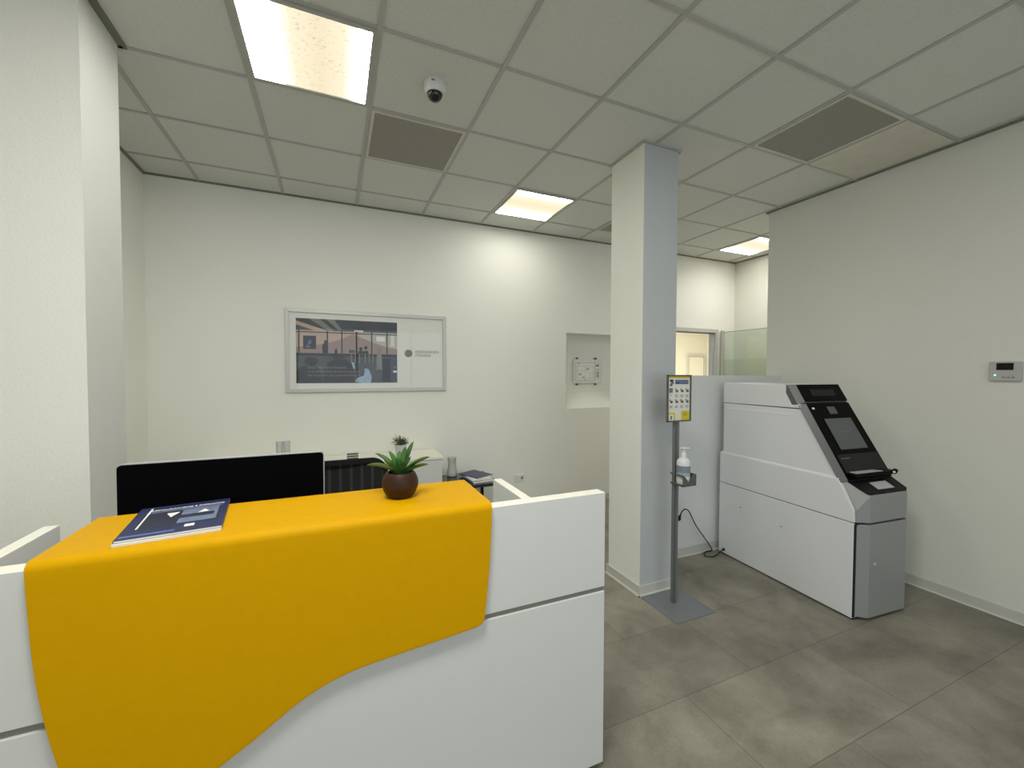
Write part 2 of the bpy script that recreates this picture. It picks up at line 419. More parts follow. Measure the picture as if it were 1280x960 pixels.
# doorway in the rear wall with an opened glass leaf, and the room beyond
d1 = thing('door_1', 'aluminium framed glass door standing open beside the back doorway', 'door', (4.36, YB, 0)); d1['kind'] = 'structure'
fr = MB()
fr.box(3.90, 4.85, YB - 0.02, YB + 0.10, 2.085, 2.135, 'alu'); fr.box(4.80, 4.85, YB - 0.02, YB + 0.10, 0, 2.085, 'alu')
fr.box(3.90, 3.95, YB - 0.02, YB + 0.10, 0, 2.085, 'alu')
fr.box(3.95, 4.80, YB + 0.02, YB + 0.05, 2.070, 2.085, 'groove'); fr.box(4.785, 4.80, YB + 0.02, YB + 0.05, 0, 2.07, 'alu')
fr.build('door_frame', d1, bevel=0.003)
pn = MB(); pn.poly([(4.90, 3.20, 1.72), (4.90, 4.06, 1.72), (4.90, 4.06, 2.09), (4.90, 3.20, 2.09)], 'frost'); pn.poly([(4.90, 3.20, .02), (4.90, 4.06, .02), (4.90, 4.06, 1.72), (4.90, 3.20, 1.72)], 'frost2')
gp = pn.build('glass_leaf', d1)
hg = MB(); hg.box(4.88, 4.92, 4.055, 4.088, 0.0, 2.12, 'alu'); hg.build('hinge_post', gp, bevel=0.003)
tp = MB(); tp.box(4.893, 4.907, 3.20, 4.06, 2.09, 2.095, 'steeld'); tp.build('top_edge', gp)

rb = MB()
rb.box(3.2, 10.9, 4.46, 9.7, -0.05, 0, 'cream'); rb.box(3.2, 10.9, 4.21, 9.7, 3.0, 3.05, 'cream')
struct(rb.build('floor_back_room'))
struct(MB().box(3.2, 11.0, 9.55, 9.7, 0, 3.0, 'cream').build('wall_back_room'))
struct(MB().box(10.78, 10.9, 4.46, 9.55, 0, 3.0, 'cream').build('wall_back_room_right'))
d2 = thing('door_2', 'pale cream door seen through the doorway in the room behind', 'door', (10.33, 9.55, 0)); d2['kind'] = 'structure'
MB().box(10.03, 10.63, 9.50, 9.545, 0, 2.04, 'cream').build('door_panel', d2, bevel=0.01)
q = MB(); q.box(9.96, 10.02, 9.49, 9.55, 0, 2.11, 'skirt'); q.box(10.64, 10.70, 9.49, 9.55, 0, 2.11, 'skirt'); q.box(10.02, 10.64, 9.49, 9.55, 2.05, 2.11, 'skirt')
q.build('door_frame', d2)

# ------------------------------------------------------------------ ceiling fittings
LM1 = light_mat('diffuser_warm_centre', 'X', (34.0, 33.8, 31.8), (0.62, 0.53, 0.36), 0.58)
LM2 = light_mat('diffuser_warm_centre_turned', 'Y', (18.0, 17.7, 16.2), (0.64, 0.55, 0.37), 0.45, dirt=False)
LM3 = light_mat('diffuser_warm_centre_soft', 'Y', (10.0, 9.7, 8.8), (0.64, 0.56, 0.40), 0.45, dirt=False)
def ceiling_light(cx, cy, m, label):
    t = thing('ceiling_light', label, 'light', (cx, cy, H), group='square ceiling light panels')
    f = MB(); a, b_ = 0.288, 0.270; z0, z1 = H - 0.012, H
    f.box(cx - a, cx + a, cy - a, cy - b_, z0, z1, 'tbar'); f.box(cx - a, cx + a, cy + b_, cy + a, z0, z1, 'tbar')
    f.box(cx - a, cx - b_, cy - b_, cy + b_, z0, z1, 'tbar'); f.box(cx + b_, cx + a, cy - b_, cy + b_, z0, z1, 'tbar')
    f.build('frame', t)
    # diffuser keeps its own origin at the panel centre through the parent
    MB().poly([(cx - 0.274, cy - 0.274, H - 0.006), (cx - 0.274, cy + 0.274, H - 0.006), (cx + 0.274, cy + 0.274, H - 0.006), (cx + 0.274, cy - 0.274, H - 0.006)], m).build('diffuser', t, recalc=False)
    return t
ceiling_light(-0.101, 2.273, LM1, 'large bright square light panel with speckled dirt, above the desk at upper left')
ceiling_light(1.699, 3.473, LM2, 'lit square ceiling panel over the back wall, left of the pillar')
ceiling_light(4.699, 3.473, LM3, 'lit square ceiling panel in the far recess, right of the pillar')
def grille(cx, cy, label):
    t = thing('ceiling_grille', label, 'vent', (cx, cy, H), group='grey ceiling grilles')
    f = MB(); a, b_ = 0.287, 0.270; z0, z1 = H - 0.010, H
    f.box(cx - a, cx + a, cy - a, cy - b_, z0, z1, 'pale'); f.box(cx - a, cx + a, cy + b_, cy + a, z0, z1, 'pale')
    f.box(cx - a, cx - b_, cy - b_, cy + b_, z0, z1, 'pale'); f.box(cx + b_, cx + a, cy - b_, cy + b_, z0, z1, 'pale')
    f.build('frame', t)
    MB().box(cx - 0.27, cx + 0.27, cy - 0.27, cy + 0.27, H - 0.006, H - 0.001, 'grille').build('perforated_panel', t)
grille(0.499, 2.873, 'dark grey perforated ceiling grille next to the dome camera')
grille(2.899, 1.673, 'dark grey perforated ceiling grille near the right wall')
grille(2.899, 3.473, 'grey ceiling grille mostly hidden behind the pillar top')
tag(MB().box(3.214, 3.784, 1.388, 1.958, H - 0.009, H, 'pale').build('ceiling_panel', origin=(3.5, 1.673, H)), 'plain pale ceiling panel with faint smudges beside the grille at right wall', 'panel')

# dome camera
t = thing('dome_camera', 'small white security camera with black dome on the ceiling', 'camera', (0.505, 2.235, H))
c = (0.505, 2.235, H)
MB().lathe([(0.058, 0), (0.060, -0.006), (0.059, -0.03), (0.052, -0.050), (0.046, -0.056), (0.038, -0.054)], c, 40, 'domew').build('housing', t, smooth=True)
MB().lathe([(0.040, -0.050)] + [(0.040 * math.cos(a * PI / 16), -0.054 - 0.040 * math.sin(a * PI / 16)) for a in range(1, 9)], c, 40, 'domeb').build('dome', t, smooth=True)
MB().box(0.475, 0.495, 2.177, 2.180, H - 0.022, H - 0.015, 'ink').build('badge', t)

# ------------------------------------------------------------------ reception desk
DX0, DX1, YF = -1.09, 0.94, 1.285
desk = thing('reception_desk', 'white reception counter with a grey groove, under a yellow wave cover', 'desk', ((DX0 + DX1) / 2, YF, 0))
MB().box(DX0, DX1, YF, YF + 0.052, 0.716, 1.077, 'white', 'whitetop').build('upper_panel', desk, bevel=0.0015)
MB().box(DX0, DX1, YF, YF + 0.052, 0.028, 0.697, 'white').build('lower_panel', desk, bevel=0.0015)
MB().box(DX0 + 0.004, DX1 - 0.003, YF + 0.008, YF + 0.050, 0.697, 0.716, 'groove').build('groove_strip', desk)
MB().box(DX0 + 0.03, DX1 - 0.03, YF + 0.03, YF + 0.06, 0.0, 0.028, 'void').build('plinth', desk)
MB().box(0.615, 0.651, YF + 0.052, 1.63, 0.0, 1.077, 'white', 'whitetop').build('side_panel', desk, bevel=0.0015)
MB().box(-0.787, -0.751, YF + 0.052, 1.635, 0.0, 1.077, 'white', 'whitetop').build('side_panel', desk, bevel=0.0015)
MB().box(-0.751, 0.615, YF + 0.052, 2.05, 0.712, 0.740, 'white').build('worktop', desk, bevel=0.002)
MB().box(-0.735, -0.71, 1.66, 2.0, 0.0, 0.712, 'white').build('leg_panel', desk)
MB().box(0.575, 0.60, 1.66, 2.0, 0.0, 0.712, 'white').build('leg_panel', desk)
MB().box(-0.625, 0.455, YF + 0.052, 1.57, 1.040, 1.074, 'white').build('shelf', desk)

# yellow wave cover: bent sheet over the counter
def interp(tab, v):
    if v <= tab[0][0]: return tab[0][1]
    for (a, b_), (c_, d_) in zip(tab, tab[1:]):
        if v <= c_:
            t_ = (v - a) / (c_ - a); return b_ + (d_ - b_) * t_
    return tab[-1][1]
def smooth_tab(tab, n=40):
    # Catmull-Rom resample
    out = []
    for i in range(len(tab) - 1):
        p0 = tab[max(i - 1, 0)]; p1 = tab[i]; p2 = tab[i + 1]; p3 = tab[min(i + 2, len(tab) - 1)]
        for k in range(8):
            t_ = k / 8
            f = lambda a, b_, c_, d_: 0.5 * (2 * b_ + (c_ - a) * t_ + (2 * a - 5 * b_ + 4 * c_ - d_) * t_ * t_ + (3 * b_ - a - 3 * c_ + d_) * t_ ** 3)
            out.append((f(p0[0], p1[0], p2[0], p3[0]), f(p0[1], p1[1], p2[1], p3[1])))
    out.append(tab[-1]); return out
XL = smooth_tab([(0.36, -0.545), (0.50, -0.570), (0.62, -0.596), (0.721, -0.615), (0.851, -0.631), (1.017, -0.640), (1.11, -0.643)])
XRt = smooth_tab([(0.36, 0.36), (0.55, 0.405), (0.688, 0.440), (0.714, 0.446), (0.832, 0.459), (0.937, 0.467), (1.11, 0.474)])
ZB = smooth_tab([(-0.60, 0.415), (-0.50, 0.420), (-0.40, 0.438), (-0.32, 0.468), (-0.25, 0.505), (-0.176, 0.545), (-0.057, 0.618), (0.032, 0.652), (0.128, 0.668), (0.324, 0.686), (0.426, 0.697), (0.50, 0.702)])
def cover():
    NU, NV = 96, 40
    ztop, yf, yb, r = 1.100, 1.262, 1.598, 0.022
    def bottom(u):
        x = -0.56 + u * (0.443 + 0.56); z = interp(ZB, x)
        rr = 0.022; s = 0.443 + 0.56
        dl = u * s; dr = (1 - u) * s
        for d_ in (dl, dr):
            if d_ < rr: z += rr - math.sqrt(max(0, rr * rr - (rr - d_) ** 2))
        return z
    us = [0, .003, .007, .012, .018, .024] + [0.03 + (0.94) * i / (NU - 12) for i in range(NU - 11)] + [.976, .982, .988, .993, .997, 1]
    rows = []
    for u in us:
        col = []; zb_ = bottom(u)
        for j in range(NV):
            z = zb_ + (ztop - r - zb_) * j / (NV - 1)
            xl, xr = interp(XL, z), interp(XRt, z); col.append((xl + (xr - xl) * u, yf, z))
        xl, xr = interp(XL, ztop), interp(XRt, ztop); x = xl + (xr - xl) * u
        for j in range(1, 7):
            a = j / 6 * PI / 2; col.append((x, yf + r - r * math.cos(a), ztop - r + r * math.sin(a)))
        for j in range(1, 11):
            # rear corners are rounded in plan
            yy = yf + r + (yb - 0.014 - yf - r) * j / 10
            col.append((x, yy, ztop))
        for j in range(1, 5):
            a = j / 4 * PI / 2; col.append((x, yb - 0.014 + 0.014 * math.sin(a), ztop - 0.014 + 0.014 * math.cos(a)))
        col.append((x, yb, ztop - 0.05)); rows.append(col)
    n = len(rows[0]); vs = [p for c_ in rows for p in c_]; fs = []
    for i in range(len(rows) - 1):
        for j in range(n - 1): fs.append((i * n + j, (i + 1) * n + j, (i + 1) * n + j + 1, i * n + j + 1))
    b = MB(); b.add(vs, fs, 'yellow')
    o = b.build('yellow_cover', desk, smooth=True, recalc=False)
    s = o.modifiers.new('thick', 'SOLIDIFY'); s.thickness = 0.0215; s.offset = -1
    bv = o.modifiers.new('bev', 'BEVEL'); bv.width = 0.006; bv.segments = 3; bv.limit_method = 'ANGLE'; bv.angle_limit = math.radians(50)
    o['label'] = 'glossy amber yellow wave-shaped cover folded over the counter top'
cover()

# ------------------------------------------------------------------ things on the desk
ZC = 1.1005
def magazine(name, label, loc, rz, w_, h_, th, cover_m, group, printed=False, cat='magazine'):
    t = thing(name, label, cat, loc, rz, group)
    b = MB(); b.box(-w_ / 2 + 0.001, w_ / 2 - 0.001, -h_ / 2 + 0.001, h_ / 2 - 0.001, 0.0006, th - 0.0006, 'paperw'); b.build('pages', t, local=True)
    b = MB(); b.box(-w_ / 2, w_ / 2, -h_ / 2, h_ / 2, th - 0.0006, th, cover_m); b.box(-w_ / 2, w_ / 2, -h_ / 2, h_ / 2, 0, 0.0006, cover_m)
    b.box(-w_ / 2 - 0.0006, -w_ / 2, -h_ / 2, h_ / 2, 0, th, cover_m)
    if printed:
        z = th + 0.0002; W, Hh = w_, h_
        def R_(x0, x1, y0, y1, m, dz=0): b.poly([(-W / 2 + x0 * W, -Hh / 2 + y0 * Hh, z + dz), (-W / 2 + x1 * W, -Hh / 2 + y0 * Hh, z + dz), (-W / 2 + x1 * W, -Hh / 2 + y1 * Hh, z + dz), (-W / 2 + x0 * W, -Hh / 2 + y1 * Hh, z + dz)], m)
        R_(0.02, 0.52, 0.05, 0.10, 'blue'); R_(0.10, 0.92, 0.24, 0.88, 'navy2', 0.0001)
        R_(0.10, 0.925, 0.76, 0.80, 'bluegrey', 0.0002)
        R_(0.115, 0.135, 0.26, 0.94, 'paperw', 0.0003)
        R_(0.50, 0.90, 0.28, 0.74, 'bluegrey', 0.0002); R_(0.50, 0.86, 0.44, 0.56, 'navy2', 0.0003)
        b.poly([(W * 0.17, Hh * 0.06, z + 0.0004), (W * 0.30, Hh * 0.08, z + 0.0004), (W * 0.24, Hh * 0.18, z + 0.0004)], 'paperw')
        b.poly([(-W * 0.10, Hh * 0.02, z + 0.0004), (-W * 0.03, Hh * 0.18, z + 0.0004), (-W * 0.17, Hh * 0.18, z + 0.0004)], 'paperw')
        R_(0.60, 0.70, 0.13, 0.21, 'paperw', 0.0004)
    b.build('cover', t, local=True)
    if printed:
        text_part('cover_title', 'ASSICURAZIONE E RISPARMIO', 0.0135, Matrix.Translation((-w_ * 0.375, h_ * 0.33, th + 0.0006)), 'paperw', t)
    return t
magazine('magazine', 'lower pale-edged magazine peeking out under the navy one on yellow counter', (-0.4165, 1.452, ZC), math.radians(8.2), 0.221, 0.284, 0.005, 'paper', 'magazines on the yellow counter')
magazine('magazine', 'navy blue printed magazine lying on top at left of the yellow counter', (-0.4145, 1.460, ZC + 0.0055), math.radians(7.4), 0.221, 0.280, 0.006, 'navy', 'magazines on the yellow counter', printed=True)

def blade(b, base, az, elev, length, width, droop, m, fold=0.25, n=9, twist=0.0):
    """pointed succulent leaf with a folded mid rib"""
    u = Vector((math.cos(az), math.sin(az), 0)); s = Vector((-math.sin(az), math.cos(az), 0))
    p = Vector(base); a = elev; vs = []
    for i in range(n + 1):
        t_ = i / n; wd = width * (0.55 + 1.05 * t_) * (1 - t_) ** 0.62 if t_ < 1 else 0
        d = u * math.cos(a) + Vector((0, 0, 1)) * math.sin(a); nr = s.cross(d) * -1
        ss = (s * math.cos(twist * t_) + nr * math.sin(twist * t_))
        th = 0.10 * wd + 0.0006
        vs += [p - ss * wd / 2 + nr * fold * wd * 0.5, p - nr * th * 0, p + ss * wd / 2 + nr * fold * wd * 0.5, p - nr * (th + 0.12 * wd)]
        p = p + d * (length / n); a -= droop / n
    fs = []
    for i in range(n):
        o = i * 4
        for (q0, q1) in ((0, 1), (1, 2), (2, 3), (3, 0)): fs.append((o + q0, o + q1, o + 4 + q1, o + 4 + q0))
    b.add(vs, fs, m)

pc = (0.205, 1.455, ZC)
t = thing('potted_succulent', 'green pointed-leaf plant in round brown pot on the yellow counter', 'plant', pc)
prof = [(0.030, 0.0), (0.040, 0.002), (0.053, 0.018), (0.0605, 0.040), (0.0595, 0.060), (0.052, 0.079), (0.046, 0.086), (0.043, 0.087), (0.041, 0.084), (0.044, 0.076)]
MB().lathe(smooth_tab(prof), pc, 48, 'pottery', cap=False).build('pot', t, smooth=True, recalc=False)
MB().lathe([(0.0, 0.079), (0.02, 0.080), (0.0455, 0.075)], pc, 32, 'soil', cap=False).build('soil', t, smooth=True)
b = MB(); base = Vector(pc) + Vector((0, 0, 0.078))
# image-right in the room = mostly +x with a little -y
VR = math.radians(-23.3)
for (az, el, ln, wd, dr) in [(182, 40, .125, .026, .95), (172, 58, .120, .024, .75), (150, 66, .095, .024, .35), (10, 50, .120, .028, .75), (-8, 38, .110, .026, .65),
                             (35, 75, .125, .030, .25), (60, 82, .100, .026, .2), (110, 80, .085, .024, .3), (-60, 55, .075, .026, .8), (-120, 58, .070, .026, .7), (-90, 78, .07, .024, .3),
                             (90, 50, .09, .026, .7), (215, 62, .08, .024, .6), (-30, 66, .085, .026, .4)]:
    blade(b, base + Vector((math.cos(VR + math.radians(az)) * .006, math.sin(VR + math.radians(az)) * .006, 0)), VR + math.radians(az), math.radians(el), ln * .95, wd * 1.55, dr, 'leaf', 0.30)
b.build('leaves', t, smooth=True)

# monitor (back turned to the viewer) on the worktop
t = thing('computer_monitor', 'wide black monitor seen from behind, standing behind the yellow counter', 'monitor', (-0.365, 1.82, 0.74))
mx0, mx1, mz0, mz1 = -0.683, -0.046, 0.845, 1.211
def rr(x0, x1, z0, z1, r, n=5):
    out = []
    for (cx, cz, a0) in ((x1 - r, z1 - r, 0), (x0 + r, z1 - r, 90), (x0 + r, z0 + r, 180), (x1 - r, z0 + r, 270)):
        for k in range(n + 1):
            a = math.radians(a0 + 90 * k / n); out.append((cx + r * math.cos(a), cz + r * math.sin(a)))
    return out
MB().prism(rr(mx0, mx1, mz0, mz1, 0.012), 'y', 1.80, 1.822, 'monitor').build('shell', t, smooth=True)
MB().prism(rr(mx0 - 0.003, mx1 + 0.003, mz0 - 0.003, mz1 + 0.003, 0.014), 'y', 1.806, 1.828, 'silver').build('bezel', t)
MB().prism(rr(-0.50, -0.23, 0.88, 1.04, 0.03), 'y', 1.765, 1.80, 'monitor').build('rear_housing', t, bevel=0.008)
MB().box(mx0 + .008, mx1 - .008, 1.828, 1.830, mz0 + .012, mz1 - .01, 'black').build('screen', t)
sb = MB(); sb.box(-0.395, -0.335, 1.775, 1.795, 0.752, 0.95, 'monitor'); sb.build('stand', t, bevel=0.004)
MB().prism([(-0.48, 1.74), (-0.25, 1.74), (-0.23, 1.90), (-0.50, 1.90)], 'z', 0.740, 0.752, 'monitor').build('base', t, bevel=0.004)

# office chair
cx = -0.005
t = thing('office_chair', 'black mesh-back office chair behind the desk, right of the monitor', 'chair', (cx, 2.30, 0))
bk = MB(); N = 16; zs0, zs1 = 0.60, 1.035; hw = 0.285
prof = rr(cx - hw, cx + hw, zs0, zs1, 0.085, 8)
inner = rr(cx - hw + .028, cx + hw - .028, zs0 + .028, zs1 - .028, 0.06, 8)
def yb_(x, z): return 2.50 - 0.5 * (x - cx) ** 2 + 0.06 * (z - 0.8)
n = len(prof); vs = []; fs = []
for (P_, off) in ((prof, 0), (inner, 0), (inner, .022), (prof, .022)):
    vs += [(x, yb_(x, z) + off, z) for x, z in P_]
for k in range(4):
    for i in range(n):
        j = (i + 1) % n; fs.append((k * n + i, k * n + j, ((k + 1) % 4) * n + j, ((k + 1) % 4) * n + i))
MB().add(vs, fs, 'blackm').build('backrest_frame', t, smooth=True)
vs = []; fs = []; A_, B_ = 14, 10
for j in range(B_ + 1):
    for i in range(A_ + 1):
        z = zs0 + .02 + (zs1 - zs0 - .04) * j / B_
        hx = hw - .015
        dz_ = max(0, (z - (zs1 - .085))) ; 
        if z > zs1 - .085: hx -= .085 - math.sqrt(max(0, .085 ** 2 - dz_ ** 2))
        dl_ = max(0, (zs0 + .085) - z)
        if dl_ > 0: hx -= .085 - math.sqrt(max(0, .085 ** 2 - dl_ ** 2))
        x = cx - hx + 2 * hx * i / A_; vs.append((x, yb_(x, z) + .010, z))
for j in range(B_):
    for i in range(A_): o = j * (A_ + 1) + i; fs.append((o, o + 1, o + A_ + 2, o + A_ + 1))
bm_ = MB().add(vs, fs, 'mesh').build('backrest', t, smooth=True)
MB().prism(rr(cx - .25, cx + .25, 2.00, 2.46, 0.07), 'z', 0.46, 0.53, 'fabric').build('seat', t, bevel=0.02, seg=3)
MB().tube([(cx, 2.40, .45), (cx, 2.52, .47), (cx, 2.54, .62), (cx, 2.53, .80)], .018, 'blackm').build('back_support', t, smooth=True)
MB().lathe([(0.025, 0.08), (0.025, 0.30), (0.018, 0.30), (0.018, 0.46)], (cx, 2.26, 0), 20, 'steeld').build('gas_lift', t, smooth=True)
for k in range(5):
    a = 2 * PI * k / 5 + .3; ex, ey = cx + .28 * math.cos(a), 2.26 + .28 * math.sin(a)
    l = MB().tube([(cx, 2.26, .11), (ex, ey, .075)], [.022, .014], 'blackm').build('leg', t, smooth=True)
    wl = MB(); dx, dy = -math.sin(a), math.cos(a)
    wl.tube([(ex - dx * .022, ey - dy * .022, .03), (ex + dx * .022, ey + dy * .022, .03)], .03, 'blackm', 16); wl.build('caster', l, smooth=True)
for s_ in (-1, 1):
    MB().tube([(cx + s_ * .25, 2.38, .48), (cx + s_ * .28, 2.38, .56), (cx + s_ * .28, 2.36, .68)], .014, 'blackm').build('arm_post', t, smooth=True)
    MB().prism(rr(cx + s_ * .28 - .035, cx + s_ * .28 + .035, 2.22, 2.44, .03), 'z', .68, .705, 'blackm').build('armrest', t, bevel=.006)

# ------------------------------------------------------------------ white cabinet along the rear wall
t = thing('low_cabinet', 'low white cabinet with thin overhanging top against the back wall', 'cabinet', (0.0, 3.88, 0))
CX0, CX1, CY0, CY1, CZ = -0.95, 0.895, 3.70, 4.095, 0.765
MB().box(CX0 - .01, CX1 + .01, CY0 - .02, CY1, CZ - .024, CZ, 'whitetop').build('cabinet_top', t, bevel=0.003)
MB().box(CX0, CX1, CY0, CY1, 0.06, CZ - .024, 'white').build('body', t, bevel=0.002)
MB().box(CX0 + .02, CX1 - .02, CY0 + .03, CY1, 0.0, 0.06, 'steeld').build('plinth', t)
for i in range(4):
    wd = (CX1 - CX0) / 4; x0 = CX0 + wd * i
    dr = MB().box(x0 + .003, x0 + wd - .003, CY0 - .018, CY0, 0.065, CZ - .03, 'white').build('door', t, bevel=0.002)
    hx = x0 + (wd - .05 if i % 2 == 0 else .05)
    MB().tube([(hx, CY0 - .018, .50), (hx, CY0 - .035, .50), (hx, CY0 - .035, .60), (hx, CY0 - .018, .60)], .005, 'alu').build('handle', dr)

# potted plant on the cabinet
pc = (0.553, 3.90, CZ)
t = thing('potted_plant', 'small bushy plant in pale lilac pot on the white cabinet', 'plant', pc)
MB().lathe([(0.036, 0), (0.040, 0.004), (0.052, 0.088), (0.054, 0.100), (0.049, 0.100), (0.044, 0.088)], pc, 32, 'lilac', cap=True).build('pot', t, smooth=True)
MB().lathe([(0.0, 0.09), (0.046, 0.088)], pc, 24, 'soil', cap=False).build('soil', t)
b = MB()
for k in range(120):
    az = random.uniform(0, 2 * PI); el = math.asin(random.uniform(-0.15, 1)); r0 = random.uniform(0.0, .035)
    bp_ = Vector(pc) + Vector((math.cos(az) * r0, math.sin(az) * r0, .095 + random.uniform(0, .04)))
    blade(b, bp_, az, el, random.uniform(.045, .078), .011, random.uniform(-.3, .7), 'leaf2', 0.2, n=4)
b.build('foliage', t)

# striped little box and drinking glasses on the cabinet
t = MB().box(0.088, 0.180, 3.80, 3.83, CZ, CZ + 0.066, 'boxs').build('striped_box', origin=(0.134, 3.815, CZ), bevel=0.0015)
tag(t, 'small striped desk box on the white cabinet above the chair back', 'box')
def tumbler(x, y, z, r, h, label, group):
    c = (x, y, z)
    o = MB().lathe([(0.0, 0.0), (r * .8, 0.0), (r, h), (r - .0022, h), (r * .8 - .002, 0.006), (0, 0.006)], c, 28, 'tumbler', cap=False).build('drinking_glass', origin=c, smooth=True)
    tag(o, label, 'glass', group)
tumbler(-0.430, 3.90, CZ, .026, .185, 'clear drinking glass on the cabinet, left of its twin above the monitor', 'clear glasses on the cabinet')
tumbler(-0.376, 3.90, CZ, .026, .190, 'clear drinking glass on the cabinet, right of its twin above the monitor', 'clear glasses on the cabinet')

# ------------------------------------------------------------------ side table with carafe and magazines
t = thing('side_table', 'black low side table between the white cabinet and wall socket', 'table', (1.175, 3.82, 0))
TX0, TX1, TY0, TY1, TZ = 0.93, 1.42, 3.58, 4.06, 0.50
MB().box(TX0, TX1, TY0, TY1, TZ - .030, TZ, 'tabletop').build('table_top', t, bevel=.003)
for x in (TX0 + .02, TX1 - .02):
    for y in (TY0 + .02, TY1 - .02): MB().box(x - .014, x + .014, y - .014, y + .014, 0, TZ - .03, 'blackm').build('leg', t)
MB().box(TX0 + .01, TX1 - .01, TY0 + .01, TY1 - .01, .17, .185, 'steeld').build('shelf', t)
c = (1.062, 3.98, TZ)
o = MB().lathe(smooth_tab([(0.0, 0), (0.044, 0.002), (0.050, 0.02), (0.048, 0.05), (0.040, 0.10), (0.038, 0.14), (0.044, 0.182), (0.041, 0.182), (0.035, 0.14), (0.037, 0.10), (0.045, 0.05), (0.046, 0.02), (0.0, 0.008)]), c, 32, glass_mat('carafe_glass', (236, 240, 236), alpha=0.5, diff=(226, 230, 224)), cap=False).build('glass_carafe', origin=c, smooth=True)
tag(o, 'tall clear glass carafe on the black side table', 'carafe')
def tmag(i, x, y, rz, m, label, th=.007):
    magazine('magazine', label, (x, y, tmag.z), math.radians(rz), .21, .29, th, m, 'magazines on the side table'); tmag.z += th + .0004
tmag.z = TZ + .0003
tmag(0, 1.270, 3.78, 4, 'paper', 'white magazine at the bottom of the side table pile')
tmag(1, 1.255, 3.79, 8, 'bluegrey', 'grey-blue magazine second from the bottom of the side table pile')
tmag(2, 1.270, 3.80, 2, 'paper', 'white magazine just under the navy one on the side table pile')
tmag(3, 1.275, 3.86, 24, 'navy', 'navy magazine on top of the side table pile')

# wall socket on the rear wall
t = thing('wall_socket', 'white wall socket low on the back wall', 'socket', (1.858, YB, 0.375))
MB().prism(rr(1.797, 1.917, .335, .415, .008), 'y', YB - .010, YB, 'paperw').build('plate', t, bevel=.002)
for x in (1.83, 1.885):
    MB().box(x - .018, x + .018, YB - .013, YB - .009, .350, .400, 'plastic').build('outlet', t)
MB().box(1.872, 1.898, YB - .016, YB - .012, .363, .387, 'slate2').build('switch', t)

# ------------------------------------------------------------------ framed poster on the rear wall
PX0, PX1, PZ0, PZ1 = -0.400, 1.033, 1.350, 2.094
t = thing('framed_poster', 'wide silver framed poster with dusky office photo on the back wall', 'poster', ((PX0 + PX1) / 2, YB, PZ0))
f = MB(); fw_ = .034; y0, y1 = YB - .026, YB - .001
f.prism([(PX0, PZ0), (PX1, PZ0), (PX1 - fw_, PZ0 + fw_), (PX0 + fw_, PZ0 + fw_)], 'y', y0, y1, 'alu')
f.prism([(PX0, PZ1), (PX1, PZ1), (PX1 - fw_, PZ1 - fw_), (PX0 + fw_, PZ1 - fw_)], 'y', y0, y1, 'alu')
f.prism([(PX0, PZ0), (PX0, PZ1), (PX0 + fw_, PZ1 - fw_), (PX0 + fw_, PZ0 + fw_)], 'y', y0, y1, 'alu')
f.prism([(PX1, PZ0), (PX1, PZ1), (PX1 - fw_, PZ1 - fw_), (PX1 - fw_, PZ0 + fw_)], 'y', y0, y1, 'alu')
f.build('frame', t, bevel=.003)
MB().box(PX0 + fw_ - .004, PX1 - fw_ + .004, YB - .012, YB - .008, PZ0 + fw_ - .004, PZ1 - fw_ + .004, 'paperw').build('backing_sheet', t)
p = MB()
QX0, QX1, QZ0, QZ1 = -0.315, 0.553, 1.432, 2.010
def PR(pts, m, lay):      # pts in print coordinates 0..1 (x right, y up)
    y = YB - .0122 - .00025 * lay
    p.poly([(QX0 + a * (QX1 - QX0), y, QZ0 + b_ * (QZ1 - QZ0)) for a, b_ in pts], m)
def RC(x0, x1, y0, y1, m, lay): PR([(x0, y0), (x1, y0), (x1, y1), (x0, y1)], m, lay)
def EL(cx_, cy_, rx, ry, m, lay, n=18): PR([(cx_ + rx * math.cos(2 * PI * k / n), cy_ + ry * math.sin(2 * PI * k / n)) for k in range(n)], m, lay)
RC(0, 1, 0, 1, 'greyp', 0)
RC(0, .62, .46, .84, 'skyp', 1); RC(.62, 1, .46, .84, 'skyb', 1)
PR([(.0, .56), (.2, .60), (.36, .66), (.46, .72), (.54, .78), (.62, .73), (.74, .66), (.9, .58), (1, .56), (1, .46), (0, .46)], 'hill', 2)
RC(0, 1, .82, 1, 'slate', 3)
PR([(0, .90), (.22, .80), (.34, .80), (0, .96)], 'skyp', 4); PR([(.12, 1), (.30, .82), (.36, .82), (.22, 1)], 'slate2', 4)
PR([(.28, 1), (.40, .84), (.43, .84), (.36, 1)], 'slate2', 4)
for xx in (.02, .285, .425, .57, .725, .885): RC(xx, xx + .013, .47, .82, 'dark', 5)
RC(0, 1, .785, .80, 'dark', 5)
for a, b_, c_ in ((.55, .65, .84), (.80, .84, .97), (.56, .66, .03)): pass
RC(.555, .645, .825, .845, 'paperw', 6)
RC(.78, .87, .68, .76, 'paperw', 5); RC(.93, .97, .60, .78, 'paper', 5)
RC(.065, .185, .53, .735, 'dark', 6); PR([(.10, .58), (.145, .62), (.13, .69), (.11, .63)], 'blue', 7); RC(.09, .13, .555, .575, 'bluegrey', 7)
RC(0, 1, .425, .468, 'dark', 6)
# standing silhouette by the glass
EL(.275, .645, .016, .028, 'dark', 7); PR([(.245, .47), (.24, .56), (.25, .62), (.295, .62), (.29, .47)], 'dark', 7)
for xx in (.62, .67): EL(xx, .55 + (xx - .62) * .4, .017, .03, 'dark', 7); PR([(xx - .03, .47), (xx - .02, .52), (xx + .02, .52), (xx + .03, .47)], 'dark', 7)
RC(.50, .56, .48, .53, 'slate', 7)
